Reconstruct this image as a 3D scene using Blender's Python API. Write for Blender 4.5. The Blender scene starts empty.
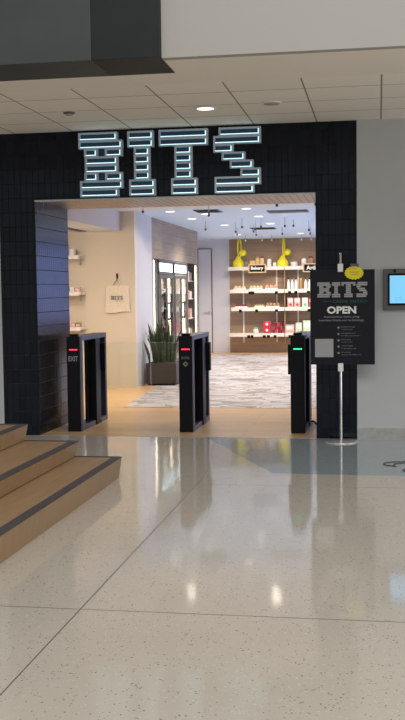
import bpy, bmesh, math, random
from mathutils import Vector, Matrix
random.seed(7)
PI = math.pi
sc = bpy.context.scene
COL = sc.collection

# ------------------------------------------------------------------ camera, light, exposure
cam_d = bpy.data.cameras.new('camera'); cam = bpy.data.objects.new('camera', cam_d); COL.objects.link(cam)
YAW, PIT, ROL = math.radians(9.67), math.radians(3.76), math.radians(-0.70)
fw = Vector((-math.sin(YAW)*math.cos(PIT), math.cos(YAW)*math.cos(PIT), -math.sin(PIT)))
r0 = Vector((math.cos(YAW), math.sin(YAW), 0)); u0 = r0.cross(fw)
r1 = r0*math.cos(ROL) + u0*math.sin(ROL); u1 = u0*math.cos(ROL) - r0*math.sin(ROL)
M = Matrix((r1, u1, -fw)).transposed().to_4x4(); M.translation = Vector((0, -10.49, 1.5))
cam.matrix_world = M
cam_d.sensor_fit = 'VERTICAL'; cam_d.sensor_height = 36.0; cam_d.lens = 36.0*1034/720
cam_d.clip_start = 0.05; cam_d.clip_end = 200
sc.camera = cam

w = bpy.data.worlds.new('world'); sc.world = w; w.use_nodes = True
bg = w.node_tree.nodes['Background']
bg.inputs[0].default_value = (0.95, 0.965, 0.96, 1); bg.inputs[1].default_value = 0.47

def area(name, loc, rot, sx, sy, power, color, spread=180):
    l = bpy.data.lights.new(name, 'AREA'); l.shape = 'RECTANGLE'; l.size = sx; l.size_y = sy
    l.energy = power; l.color = color; l.spread = math.radians(spread)
    o = bpy.data.objects.new(name, l); COL.objects.link(o); o.location = loc
    o.rotation_euler = [math.radians(a) for a in rot]
    return o
area('atrium_skylight', (2.0, -11.0, 8.5), (35, 0, 0), 9, 5, 760, (1.0, 0.96, 0.90))
area('mall_side_fill', (10.0, -4.5, 2.2), (0, 90, 0), 4.0, 7.0, 270, (1.0, 0.96, 0.90))  # added fill from the right to lift the tiled mall ceiling
area('store_rear_fill', (1.07, 14.72, 1.75), (-90, 0, 0), 1.2, 1.9, 17, (0.30, 0.42, 1.0))  # added blue lamp, out of view, for the reflection on the left jamb
area('store_side_fill', (1.62, 8.6, 1.5), (0, 90, 0), 2.2, 7.6, 92, (0.47, 0.57, 1.0))  # added cool lamp on the unseen right wall, for the store's blue tint
area('wall_wash_track', (-4.54, 3.7, 2.455), (25, 0, 0), 0.10, 2.9, 62, (1.0, 0.86, 0.68))
sc.view_settings.view_transform = 'Standard'; sc.view_settings.look = 'None'
sc.view_settings.gamma = 1.0; sc.view_settings.use_curve_mapping = False
sc.view_settings.exposure = 0.0

# ------------------------------------------------------------------ materials
def newmat(name):
    m = bpy.data.materials.new(name); m.use_nodes = True
    nt = m.node_tree; return m, nt, nt.nodes['Principled BSDF']
def N(nt, t, **kw):
    n = nt.nodes.new(t)
    for k, v in kw.items(): setattr(n, k, v)
    return n
def ramp(nt, fac, stops, interp='LINEAR'):
    n = N(nt, 'ShaderNodeValToRGB'); n.color_ramp.interpolation = interp
    el = n.color_ramp.elements
    while len(el) < len(stops): el.new(0.5)
    for e, (p, c) in zip(el, stops): e.position = p; e.color = (*c, 1) if len(c) == 3 else c
    nt.links.new(fac, n.inputs[0]); return n.outputs[0]
def mix(nt, fac, a, b, mode='MIX'):
    n = N(nt, 'ShaderNodeMix', data_type='RGBA', blend_type=mode)
    for s, v in ((n.inputs[0], fac), (n.inputs[6], a), (n.inputs[7], b)):
        if hasattr(v, 'is_linked'): nt.links.new(v, s)
        elif isinstance(v, (int, float)): s.default_value = v
        else: s.default_value = (*v, 1)
    return n.outputs[2]
def bump(nt, p, h, strength, dist=0.01):
    b = N(nt, 'ShaderNodeBump'); b.inputs['Strength'].default_value = strength; b.inputs['Distance'].default_value = dist
    nt.links.new(h, b.inputs['Height']); nt.links.new(b.outputs[0], p.inputs['Normal'])
def wall_vec(nt):
    """(horizontal along the face, z) for vertical faces, (x, y) for level ones"""
    g = N(nt, 'ShaderNodeNewGeometry'); s = N(nt, 'ShaderNodeSeparateXYZ'); nt.links.new(g.outputs['Position'], s.inputs[0])
    n = N(nt, 'ShaderNodeSeparateXYZ'); nt.links.new(g.outputs['True Normal'], n.inputs[0])
    def gt(o):
        a = N(nt, 'ShaderNodeMath', operation='ABSOLUTE'); nt.links.new(o, a.inputs[0])
        b = N(nt, 'ShaderNodeMath', operation='GREATER_THAN'); nt.links.new(a.outputs[0], b.inputs[0]); b.inputs[1].default_value = 0.7
        return b.outputs[0]
    def mx(f, a, b):
        m = N(nt, 'ShaderNodeMix', data_type='FLOAT'); nt.links.new(f, m.inputs[0]); nt.links.new(a, m.inputs[2]); nt.links.new(b, m.inputs[3]); return m.outputs[0]
    u = mx(gt(n.outputs[0]), s.outputs[0], s.outputs[1]); v = mx(gt(n.outputs[2]), s.outputs[2], s.outputs[1])
    c = N(nt, 'ShaderNodeCombineXYZ'); nt.links.new(u, c.inputs[0]); nt.links.new(v, c.inputs[1])
    return c.outputs[0]
def vmap(nt, vec, loc=(0,0,0), scale=(1,1,1), rot=(0,0,0)):
    m = N(nt, 'ShaderNodeMapping'); nt.links.new(vec, m.inputs[0])
    m.inputs['Location'].default_value = loc; m.inputs['Scale'].default_value = scale; m.inputs['Rotation'].default_value = rot
    return m.outputs[0]
def brick(nt, vec, bw, rh, c1, c2, mortar, ms=0.003, offset=0.0, bias=0.0):
    b = N(nt, 'ShaderNodeTexBrick'); b.offset = offset; b.squash = 1.0
    nt.links.new(vec, b.inputs['Vector'])
    for k, v in (('Scale', 1.0), ('Brick Width', bw), ('Row Height', rh), ('Mortar Size', ms), ('Bias', bias), ('Mortar Smooth', 0.1)): b.inputs[k].default_value = v
    b.inputs['Color1'].default_value = (*c1, 1); b.inputs['Color2'].default_value = (*c2, 1); b.inputs['Mortar'].default_value = (*mortar, 1)
    return b
def noise(nt, vec, scale, detail=3, rough=0.5):
    n = N(nt, 'ShaderNodeTexNoise'); n.inputs['Scale'].default_value = scale; n.inputs['Detail'].default_value = detail; n.inputs['Roughness'].default_value = rough
    if vec is not None: nt.links.new(vec, n.inputs['Vector'])
    return n
def plain(name, c, rough=0.5, metal=0.0, emit=0.0, ec=None, alpha=None, trans=0.0, spec=None, vary=0.06, scale=9):
    m, nt, p = newmat(name)
    p.inputs['Roughness'].default_value = rough; p.inputs['Metallic'].default_value = metal
    if spec is not None: p.inputs['Specular IOR Level'].default_value = spec
    if trans: p.inputs['Transmission Weight'].default_value = trans; p.inputs['Base Color'].default_value = (*c, 1)
    elif vary:
        g = N(nt, 'ShaderNodeNewGeometry'); n = noise(nt, g.outputs['Position'], scale)
        lo = tuple(x*(1-vary) for x in c); hi = tuple(min(1, x*(1+vary)) for x in c)
        nt.links.new(ramp(nt, n.outputs[0], [(0.3, lo), (0.7, hi)]), p.inputs['Base Color'])
    else: p.inputs['Base Color'].default_value = (*c, 1)
    if emit:
        p.inputs['Emission Color'].default_value = (*(ec or c), 1); p.inputs['Emission Strength'].default_value = emit
    return m

def terrazzo(name, base, chips, dark):
    m, nt, p = newmat(name)
    g = N(nt, 'ShaderNodeNewGeometry'); P = g.outputs['Position']
    cloud = noise(nt, P, 1.3, 4)
    col = mix(nt, cloud.outputs[0], tuple(x*0.93 for x in base), tuple(x*1.07 for x in base))
    for sc_, thr, cc in ((80, 0.24, chips), (55, 0.17, dark), (30, 0.13, tuple(x*0.40 for x in base))):
        v = N(nt, 'ShaderNodeTexVoronoi'); v.inputs['Scale'].default_value = sc_; nt.links.new(P, v.inputs['Vector'])
        f = ramp(nt, v.outputs['Distance'], [(thr, (1, 1, 1)), (thr+0.03, (0, 0, 0))])
        n2 = noise(nt, P, sc_*0.31, 2); g2 = ramp(nt, n2.outputs[0], [(0.5, (0, 0, 0)), (0.56, (1, 1, 1))])
        ff = mix(nt, 1.0, f, g2, 'MULTIPLY')
        col = mix(nt, ff, col, cc)
    nt.links.new(col, p.inputs['Base Color'])
    p.inputs['Roughness'].default_value = 0.075; p.inputs['Specular IOR Level'].default_value = 0.62
    w_ = noise(nt, P, 1.8, 2); bump(nt, p, w_.outputs[0], 0.035, 0.05)
    return m
M_terr = terrazzo('terrazzo_cream', (0.50, 0.455, 0.39), (0.62, 0.58, 0.52), (0.17, 0.12, 0.08))
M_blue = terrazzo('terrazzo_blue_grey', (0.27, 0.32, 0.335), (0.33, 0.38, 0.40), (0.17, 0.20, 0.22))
M_joint = plain('joint_zinc', (0.20, 0.18, 0.15), 0.35, 0.5)

def tile_mat():
    m, nt, p = newmat('navy_glazed_tile'); v = wall_vec(nt)
    b = brick(nt, vmap(nt, v, (0.02, 0.045, 0)), 0.067, 0.150, (0.002, 0.004, 0.010), (0.006, 0.010, 0.019), (0.001, 0.0015, 0.003), 0.0028)
    nt.links.new(b.outputs[0], p.inputs['Base Color'])
    r = ramp(nt, b.outputs['Fac'], [(0.0, (0.17,)*3), (1.0, (0.8,)*3)]); nt.links.new(r, p.inputs['Roughness'])
    p.inputs['Specular IOR Level'].default_value = 0.24
    # every tile is set at a slightly different tilt
    vn = N(nt, 'ShaderNodeTexBrick'); 
    s1 = N(nt, 'ShaderNodeMath', operation='MULTIPLY'); s1.inputs[1].default_value = -1.0; nt.links.new(b.outputs['Fac'], s1.inputs[0])
    nz = noise(nt, vmap(nt, v, scale=(16, 5, 1)), 1.0, 1)
    a = N(nt, 'ShaderNodeMath', operation='MULTIPLY_ADD'); a.inputs[1].default_value = 0.7
    nt.links.new(nz.outputs[0], a.inputs[0]); nt.links.new(s1.outputs[0], a.inputs[2])
    bump(nt, p, a.outputs[0], 0.35, 0.004)
    nt.nodes.remove(vn)
    return m
M_tile = tile_mat()

def ceil_mat():
    m, nt, p = newmat('mineral_ceiling_tile'); g = N(nt, 'ShaderNodeNewGeometry')
    b = brick(nt, vmap(nt, g.outputs['Position'], (-0.028+0.63*20, 20*0.585-0.02, 0)), 0.63, 0.585, (0.86, 0.81, 0.73), (0.89, 0.84, 0.76), (0.25, 0.22, 0.19), 0.007)
    n = noise(nt, g.outputs['Position'], 160, 2)
    c = mix(nt, ramp(nt, n.outputs[0], [(0.3, (0.0,)*3), (0.7, (0.25,)*3)]), b.outputs[0], (0.55, 0.51, 0.46))
    nt.links.new(b.outputs[0], p.inputs['Base Color']); p.inputs['Roughness'].default_value = 0.85
    bump(nt, p, b.outputs['Fac'], 0.3, -0.006)
    return m
M_ceil = ceil_mat()

def wood(name, c1, c2, pw, ph, axis='wall', rough=0.45, grain=(3, 40), offset=0.5, gap=0.0018, gapc=(0.08, 0.05, 0.03), spec=0.5):
    m, nt, p = newmat(name)
    if axis == 'wall': v = wall_vec(nt)
    else: g = N(nt, 'ShaderNodeNewGeometry'); v = g.outputs['Position']
    if axis == 'floor_y': v = vmap(nt, v, rot=(0, 0, PI/2))
    b = brick(nt, v, pw, ph, c1, c2, gapc, gap, offset)
    n = noise(nt, vmap(nt, v, scale=(grain[0], grain[1], grain[1])), 1.0, 5, 0.6)
    c = mix(nt, ramp(nt, n.outputs[0], [(0.3, (0.0,)*3), (0.72, (0.5,)*3)]), b.outputs[0], tuple(x*0.55 for x in c1))
    nt.links.new(c, p.inputs['Base Color']); p.inputs['Roughness'].default_value = rough; p.inputs['Specular IOR Level'].default_value = spec
    bump(nt, p, n.outputs[0], 0.08, 0.003)
    return m
M_oakfloor = wood('oak_floor_planks', (0.70, 0.44, 0.195), (0.80, 0.54, 0.26), 1.4, 0.15, 'floor', 0.30)
M_woodwall = wood('oak_wall_boards', (0.36, 0.24, 0.15), (0.43, 0.30, 0.19), 1.6, 0.19, 'wall', 0.6, (1.5, 22))
M_woodgrey = wood('greyed_oak_panel', (0.33, 0.27, 0.215), (0.40, 0.33, 0.27), 0.9, 0.16, 'wall', 0.6, (1.5, 22))
M_step = wood('step_oak', (0.335, 0.21, 0.108), (0.345, 0.218, 0.113), 6.0, 2.4, 'wall', 0.42, (30, 1.6), gap=0.0001)
M_nosing = plain('charcoal_nosing', (0.055, 0.048, 0.052), 0.6, vary=0.15, scale=60)

def mosaic_mat():
    m, nt, p = newmat('shard_mosaic'); g = N(nt, 'ShaderNodeNewGeometry')
    v0 = vmap(nt, g.outputs['Position'], rot=(0, 0, 0.45), scale=(3.6, 6.5, 1))
    nz = noise(nt, g.outputs['Position'], 2.2, 2); ad = N(nt, 'ShaderNodeVectorMath', operation='MULTIPLY_ADD'); ad.inputs[1].default_value = (2.2, 2.2, 0)
    nt.links.new(nz.outputs['Color'], ad.inputs[0]); nt.links.new(v0, ad.inputs[2]); v = ad.outputs[0]
    vo = N(nt, 'ShaderNodeTexVoronoi'); vo.inputs['Scale'].default_value = 1.0; nt.links.new(v, vo.inputs['Vector'])
    s = N(nt, 'ShaderNodeSeparateXYZ'); nt.links.new(vo.outputs['Color'], s.inputs[0])
    c = ramp(nt, s.outputs[0], [(0, (0.62, 0.61, 0.62)), (0.45, (0.52, 0.515, 0.54)), (0.72, (0.44, 0.43, 0.44)), (0.86, (0.30, 0.265, 0.24)), (0.95, (0.20, 0.18, 0.17))], 'CONSTANT')
    ve = N(nt, 'ShaderNodeTexVoronoi', feature='DISTANCE_TO_EDGE'); ve.inputs['Scale'].default_value = 1.0; nt.links.new(v, ve.inputs['Vector'])
    e = ramp(nt, ve.outputs[0], [(0.025, (1, 1, 1)), (0.06, (0, 0, 0))])
    nt.links.new(mix(nt, e, c, (0.24, 0.20, 0.18)), p.inputs['Base Color']); p.inputs['Roughness'].default_value = 0.35
    return m
M_mosaic = mosaic_mat()

def soffit_mat():
    m, nt, p = newmat('slatted_bronze_soffit'); g = N(nt, 'ShaderNodeNewGeometry')
    b = brick(nt, g.outputs['Position'], 0.075, 0.6, (0.30, 0.22, 0.185), (0.36, 0.27, 0.23), (0.05, 0.035, 0.03), 0.006)
    nt.links.new(b.outputs[0], p.inputs['Base Color']); p.inputs['Metallic'].default_value = 0.55; p.inputs['Roughness'].default_value = 0.34
    bump(nt, p, b.outputs['Fac'], 0.5, -0.01)
    return m
M_soffit = soffit_mat()

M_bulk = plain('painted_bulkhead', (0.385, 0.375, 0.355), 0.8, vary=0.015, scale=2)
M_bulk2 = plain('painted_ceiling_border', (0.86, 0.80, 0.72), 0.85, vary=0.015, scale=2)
M_greywall = plain('grey_painted_wall', (0.47, 0.485, 0.50), 0.7, vary=0.02, scale=2)
M_cream = plain('cream_painted_wall', (0.74, 0.67, 0.57), 0.75, vary=0.015, scale=2)
M_white = plain('white_painted_wall', (0.62, 0.62, 0.66), 0.7, vary=0.01, scale=2)
M_intceil = plain('white_store_ceiling', (0.76, 0.77, 0.80), 0.8, vary=0.01, scale=2)
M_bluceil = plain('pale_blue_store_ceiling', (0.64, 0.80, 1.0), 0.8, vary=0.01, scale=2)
M_panelrefl = plain('panel_with_reflection', (0.040, 0.048, 0.050), 0.6, vary=0.1, scale=3)  # paler copy of the dark panel, with its reflection put into the colour
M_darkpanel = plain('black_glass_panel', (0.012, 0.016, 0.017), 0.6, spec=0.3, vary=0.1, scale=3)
M_black = plain('black_satin_metal', (0.006, 0.006, 0.010), 0.35, 0.0, spec=0.18, vary=0.1)
M_gateframe = plain('gunmetal_gate_trim', (0.05, 0.055, 0.085), 0.38, 0.4, vary=0.1)
M_blackmat = plain('black_plastic', (0.006, 0.006, 0.007), 0.45, spec=0.15, vary=0.1)
M_steel = plain('brushed_steel', (0.50, 0.50, 0.49), 0.32, 0.6, vary=0.1, scale=20)
M_chrome = plain('chrome', (0.6, 0.6, 0.62), 0.15, 1.0, vary=0.03)
M_whitepl = plain('white_plastic', (0.78, 0.78, 0.78), 0.4, vary=0.02)
M_glass = plain('clear_glass', (0.93, 0.98, 0.96), 0.02, trans=1.0)
M_letter = plain('letter_aluminium', (0.42, 0.46, 0.52), 0.5, 0.1, vary=0.05, emit=0.05, ec=(0.5, 0.75, 1.0))
M_ltube = plain('letter_light_tube', (0.7, 0.95, 1.0), 0.4, vary=0, emit=1.15, ec=(0.58, 0.92, 1.0))
M_lback = plain('letter_navy_backing', (0.012, 0.03, 0.06), 0.35, vary=0.1, emit=0.012, ec=(0.1, 0.5, 1.0))
M_red = plain('red_indicator', (0.9, 0.05, 0.1), 0.4, vary=0, emit=1.5, ec=(1.0, 0.04, 0.10))
M_green = plain('green_indicator', (0.05, 0.9, 0.5), 0.4, vary=0, emit=1.2, ec=(0.03, 1.0, 0.42))
M_textgrey = plain('grey_print', (0.33, 0.33, 0.34), 0.6, vary=0)
M_textwhite = plain('white_print', (0.74, 0.74, 0.74), 0.6, vary=0)
M_textdim = plain('dim_print', (0.24, 0.24, 0.25), 0.6, vary=0)
M_textgreen = plain('dark_green_print', (0.012, 0.085, 0.06), 0.6, vary=0)
M_poster = plain('poster_black', (0.006, 0.007, 0.013), 0.4, spec=0.25, vary=0.1)
M_yellow = plain('glossy_yellow', (0.78, 0.68, 0.015), 0.35, vary=0.04)
M_pink = plain('pink_print', (0.75, 0.32, 0.30), 0.5, vary=0.05)
M_screen = plain('cyan_screen', (0.1, 0.3, 0.4), 0.2, vary=0, emit=0.85, ec=(0.22, 0.60, 1.0))
M_screentext = plain('screen_text', (0.05, 0.2, 0.35), 0.3, vary=0, emit=0.25, ec=(0.15, 0.4, 0.7))
M_bezel = plain('taupe_bezel', (0.11, 0.105, 0.10), 0.45, 0.2)
M_canvas = plain('natural_canvas', (0.80, 0.73, 0.62), 0.9, vary=0.08, scale=50)
M_lamp = plain('lamp_diffuser', (1, 0.95, 0.85), 0.4, vary=0, emit=2.4, ec=(1.0, 0.93, 0.82))
M_led = plain('led_strip', (1, 0.85, 0.7), 0.4, vary=0, emit=4.5, ec=(1.0, 0.80, 0.60))
M_transom = plain('lit_header_panel', (0.8, 0.95, 0.95), 0.4, vary=0, emit=0.95, ec=(0.72, 0.95, 1.0))
M_fridge_in = plain('fridge_interior', (0.72, 0.74, 0.78), 0.5, vary=0.05)
M_fframe = plain('fridge_frame', (0.15, 0.15, 0.155), 0.35, 0.3)
M_planter = plain('taupe_planter', (0.040, 0.032, 0.034), 0.5, vary=0.1)
M_soil = plain('dark_soil', (0.03, 0.022, 0.016), 0.95, vary=0.4, scale=60)
def leafmat():
    m, nt, p = newmat('snake_leaf'); g = N(nt, 'ShaderNodeNewGeometry')
    n = noise(nt, vmap(nt, g.outputs['Position'], scale=(8, 8, 45)), 1.0, 2)
    nt.links.new(ramp(nt, n.outputs[0], [(0.35, (0.012, 0.030, 0.013)), (0.6, (0.04, 0.07, 0.022)), (0.8, (0.11, 0.13, 0.035))]), p.inputs['Base Color'])
    p.inputs['Roughness'].default_value = 0.45; return m
M_leaf = leafmat()
M_shelf = plain('white_shelf', (0.74, 0.70, 0.64), 0.5, vary=0.02)
M_bread = plain('golden_bread', (0.72, 0.50, 0.26), 0.7, vary=0.15, scale=30)
M_palebread = plain('pale_bun', (0.80, 0.68, 0.45), 0.7, vary=0.12, scale=30)
M_rosebread = plain('rosy_pastry', (0.78, 0.42, 0.30), 0.7, vary=0.12, scale=30)
M_cherry = plain('dark_cherry', (0.20, 0.02, 0.04), 0.35, vary=0.2, scale=30)
M_lime = plain('yellow_green_pack', (0.55, 0.52, 0.14), 0.5, vary=0.1, scale=30)
M_redpk = plain('crimson_pack', (0.62, 0.03, 0.08), 0.4, vary=0.1, scale=30)
M_mint = plain('pale_green_pack', (0.60, 0.70, 0.52), 0.5, vary=0.08, scale=30)
M_pinkpk = plain('salmon_pack', (0.75, 0.40, 0.34), 0.5, vary=0.08, scale=30)
M_lav = plain('lavender_tub', (0.32, 0.29, 0.40), 0.5, vary=0.08)
M_brown = plain('brown_kraft', (0.42, 0.25, 0.13), 0.7, vary=0.12, scale=30)
M_amber = plain('amber_glass', (0.50, 0.30, 0.08), 0.2, vary=0.1)
M_tealpk = plain('teal_pack', (0.15, 0.50, 0.36), 0.5, vary=0.1, scale=30)

# ------------------------------------------------------------------ mesh builder
class MB:
    def __init__(s): s.v = []; s.f = []; s.sm = []
    def add(s, vs, fs, smooth=False):
        o = len(s.v); s.v += [tuple(p) for p in vs]
        for f in fs: s.f.append([i+o for i in f]); s.sm.append(smooth)
        return s
    def box(s, x0, x1, y0, y1, z0, z1, bev=0.0):
        bm = bmesh.new(); bmesh.ops.create_cube(bm, size=1)
        for v in bm.verts: v.co = Vector(((x0+x1)/2+v.co.x*(x1-x0), (y0+y1)/2+v.co.y*(y1-y0), (z0+z1)/2+v.co.z*(z1-z0)))
        if bev: bmesh.ops.bevel(bm, geom=bm.edges[:], offset=bev, segments=2, affect='EDGES', profile=0.6)
        bm.verts.index_update(); s.add([v.co[:] for v in bm.verts], [[v.index for v in f.verts] for f in bm.faces]); bm.free(); return s
    def rows(s, pts, smooth=True, cap=True, loop=False):
        """pts: list of rings (equal length) joined in order"""
        n = len(pts[0]); vs = [p for r in pts for p in r]; fs = []
        R = len(pts)
        for i in range(R if loop else R-1):
            a = i*n; b = ((i+1) % R)*n
            for j in range(n): k = (j+1) % n; fs.append([a+j, a+k, b+k, b+j])
        s.add(vs, fs, smooth)
        if cap and not loop:
            s.add(pts[0], [list(range(n))[::-1]]); s.add(pts[-1], [list(range(n))])
        return s
    def lathe(s, cx, cy, prof, n=24, smooth=True):
        rings = [[(cx+r*math.cos(2*PI*k/n), cy+r*math.sin(2*PI*k/n), z) for k in range(n)] for r, z in prof]
        return s.rows(rings, smooth)
    def tube(s, path, r, n=10, loop=False, flat=(1, 1)):
        P = [Vector(p) for p in path]; L = len(P); rings = []
        for i, p in enumerate(P):
            t = (P[(i+1) % L]-P[i-1]) if loop else (P[min(i+1, L-1)]-P[max(i-1, 0)])
            t.normalize(); ref = Vector((0, 1, 0)) if abs(t.y) < 0.9 else Vector((1, 0, 0))
            a = t.cross(ref).normalized(); b = t.cross(a).normalized()
            rr = r[i] if isinstance(r, (list, tuple)) else r
            rings.append([tuple(p+a*math.cos(2*PI*k/n)*rr*flat[0]+b*math.sin(2*PI*k/n)*rr*flat[1]) for k in range(n)])
        return s.rows(rings, True, True, loop)
    def ball(s, c, rx, ry, rz, n=16, m=10):
        rings = []
        for i in range(m+1):
            t = -PI/2+PI*i/m; e = max(math.cos(t), 0.02)
            rings.append([(c[0]+rx*e*math.cos(2*PI*k/n), c[1]+ry*e*math.sin(2*PI*k/n), c[2]+rz*math.sin(t)) for k in range(n)])
        return s.rows(rings)
    def prism_xz(s, poly, y0, y1):
        n = len(poly); vs = [(x, y0, z) for x, z in poly]+[(x, y1, z) for x, z in poly]
        fs = [list(range(n)), list(range(n, 2*n))[::-1]]+[[i, i+n, (i+1) % n+n, (i+1) % n] for i in range(n)]
        return s.add(vs, fs)
    def prism_xy(s, poly, z0, z1):
        n = len(poly); vs = [(x, y, z0) for x, y in poly]+[(x, y, z1) for x, y in poly]
        fs = [list(range(n))[::-1], list(range(n, 2*n))]+[[i, (i+1) % n, (i+1) % n+n, i+n] for i in range(n)]
        return s.add(vs, fs)
    def text(s, body, x, z, y, w=None, h=None, size=0.1, depth=0.002, bold=0.0, align='CENTER'):
        c = bpy.data.curves.new('t', 'FONT'); c.body = body; c.size = size; c.extrude = 0; c.offset = bold; c.resolution_u = 2
        o = bpy.data.objects.new('t', c); COL.objects.link(o); bpy.context.view_layer.update()
        me = bpy.data.meshes.new_from_object(o.evaluated_get(bpy.context.evaluated_depsgraph_get()))
        vs = [v.co.copy() for v in me.vertices]; fs = [list(f.vertices) for f in me.polygons]
        bpy.data.objects.remove(o); bpy.data.curves.remove(c); bpy.data.meshes.remove(me)
        if not vs: return s
        x0 = min(v.x for v in vs); x1 = max(v.x for v in vs); z0 = min(v.y for v in vs); z1 = max(v.y for v in vs)
        kx = (w/(x1-x0)) if w else 1; kz = (h/(z1-z0)) if h else kx
        if h and not w: kx = kz
        off = {'CENTER': (x0+x1)/2, 'LEFT': x0}[align]
        out = [(x+(v.x-off)*kx, y-depth, z+(v.y-(z0+z1)/2)*kz) for v in vs]
        return s.add(out, fs)
BASE = {}
def build(mb, name, mat, parent=None, base=None, smooth_angle=None):
    off = Vector(base) if base else (BASE.get(parent.name, Vector((0, 0, 0))) if parent else Vector((0, 0, 0)))
    me = bpy.data.meshes.new(name); me.from_pydata([tuple(Vector(v)-off) for v in mb.v], [], mb.f); me.update()
    me.polygons.foreach_set('use_smooth', mb.sm)
    bm = bmesh.new(); bm.from_mesh(me); bmesh.ops.recalc_face_normals(bm, faces=bm.faces); bm.to_mesh(me); bm.free()
    me.materials.append(mat)
    o = bpy.data.objects.new(name, me); COL.objects.link(o)
    if parent: o.parent = parent; BASE[o.name] = off
    else: o.location = off; BASE[o.name] = off
    return o
def tag(o, label, cat, group=None, kind=None):
    o['label'] = label; o['category'] = cat
    if group: o['group'] = group
    if kind: o['kind'] = kind
    return o
def thing(name, loc, label, cat, group=None):
    o = bpy.data.objects.new(name, None); COL.objects.link(o); o.location = loc; BASE[o.name] = Vector(loc)
    o.empty_display_size = 0.1
    return tag(o, label, cat, group)
def struct(mb, name, mat, parent=None):
    o = build(mb, name, mat, parent); 
    if not parent: o['kind'] = 'structure'
    return o
def copy_tree(o, loc, label=None, parent=None):
    c = o.copy(); COL.objects.link(c)
    if parent: c.parent = parent
    else: c.location = loc
    if label: c['label'] = label
    for ch in list(o.children): copy_tree(ch, None, None, c)
    return c

# ------------------------------------------------------------------ the setting
CZ = 3.18      # mall ceiling
IZ = 2.78      # store ceiling
OZ = 2.475     # head of the opening
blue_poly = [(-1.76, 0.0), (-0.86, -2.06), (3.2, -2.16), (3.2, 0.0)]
fl = MB().add([(-1.76, 0, 0), (-0.86, -2.06, 0), (3.2, -2.16, 0), (12, -2.16, 0), (12, -22, 0), (-12, -22, 0), (-12, 0, 0)], [[0, 6, 5, 4, 3, 2, 1]])
fo = struct(fl, 'floor', M_terr)
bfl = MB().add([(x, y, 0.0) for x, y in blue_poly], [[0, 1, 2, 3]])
struct(bfl, 'floor', M_blue)
struct(MB().box(-6, 2.4, 0.0, 15.0, -0.1, 0.0), 'floor', M_oakfloor)
struct(MB().prism_xy([(-3.30, 2.66), (1.6, 2.66), (1.6, 14.0), (-3.80, 14.0), (-3.52, 6.0)], 0.0005, 0.004), 'floor', M_mosaic)
jt = MB()
for x0, x1, y0, y1 in ((-1.403, -1.397, -14, -1.95), (-6, 3.2, -5.825, -5.819), (-1.40, 3.2, -2.60, -2.595), (-6, 3.2, -9.0, -8.994)):
    jt.box(x0, x1, y0, y1, -0.004, 0.0006)
struct(jt, 'trim_1', M_joint)
struct(MB().box(-3.55, -0.62, -0.012, 0.02, -0.01, 0.003), 'trim_2', M_steel)

tw = MB()
tw.box(-3.945, -3.55, 0, 1.15, 0, CZ); tw.box(-3.55, -0.62, 0, 1.15, OZ+0.012, CZ); tw.box(-0.62, -0.21, 0, 1.15, 0, CZ)
struct(tw, 'wall_front', M_tile)
struct(MB().box(-3.55, -0.62, 0.0, 1.15, OZ, OZ+0.012), 'trim_3', M_soffit)
struct(MB().box(-3.55, -0.62, -0.02, 0.004, OZ-0.012, OZ+0.006), 'trim_4', M_steel)
struct(MB().box(-0.21, 3.2, 0.0, 0.12, 0, CZ), 'wall_right', M_greywall)
struct(MB().box(-0.21, 3.2, -0.012, 0.0, 0.0, 0.115), 'baseboard_right', M_steel)
struct(MB().box(-6, -3.945, 0.0, 0.12, 0, CZ), 'wall_left', M_greywall)
struct(MB().box(-6, 3.2, -2.17, 0.0, CZ, CZ+0.05), 'ceiling', M_ceil)
struct(MB().box(-6, 3.2, -3.02, -2.17, CZ-0.002, CZ+0.05), 'trim_5', M_bulk2)
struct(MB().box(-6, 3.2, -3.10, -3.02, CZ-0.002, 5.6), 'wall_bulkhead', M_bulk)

# store shell
struct(MB().box(-6, 1.8, 1.15, 5.2, IZ, IZ+0.06), 'ceiling', M_intceil)
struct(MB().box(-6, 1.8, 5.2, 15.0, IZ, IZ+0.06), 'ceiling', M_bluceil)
struct(MB().box(-5.3, -3.78, 5.45, 5.57, 0, IZ), 'wall_cream', M_cream)
struct(MB().box(-5.3, -3.785, 5.436, 5.45, 0, 0.09), 'baseboard_cream', M_cream)
struct(MB().box(-3.90, -3.78, 5.57, 6.72, 0, IZ), 'wall_column', M_white)
struct(MB().box(-5.30, -5.18, 1.15, 5.45, 0, IZ), 'wall_left', M_cream)
struct(MB().box(-5.18, -3.90, 1.15, 1.25, 0, IZ), 'wall_left', M_cream)
struct(MB().box(-5.18, -4.0, 1.25, 5.45, 2.47, IZ), 'trim_6', M_white)
struct(MB().box(-4.60, -4.48, 2.2, 5.2, 2.462, 2.47), 'trim_7', M_blackmat)
struct(MB().box(-4.55, -4.45, 6.72, 14.8, 0, IZ), 'wall_niche', M_woodgrey)
struct(MB().box(-4.45, -3.79, 6.72, 6.86, 0, IZ), 'wall_niche', M_woodgrey)
struct(MB().box(-4.45, -3.79, 6.86, 11.30, 2.09, IZ), 'wall_panel', M_woodgrey)
struct(MB().box(-4.45, -3.79, 11.20, 11.32, 0, 2.09), 'wall_niche', M_woodgrey)
bw = MB().box(-4.45, -4.40, 11.32, 14.8, 0, IZ).box(-4.45, -3.61, 14.8, 14.95, 0, IZ)
struct(bw, 'wall_back', M_white)
struct(MB().box(-3.61, 1.8, 14.8, 14.95, 0, IZ), 'wall_back', M_woodwall)
rw = MB().box(1.66, 1.8, 1.15, 4.7, 0, IZ).box(1.66, 1.8, 12.5, 14.8, 0, IZ).box(1.66, 1.8, 4.7, 12.5, 0, 0.35).box(1.66, 1.8, 4.7, 12.5, 2.65, IZ)
rw.box(-0.21, 1.66, 1.15, 1.25, 0, IZ)
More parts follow.
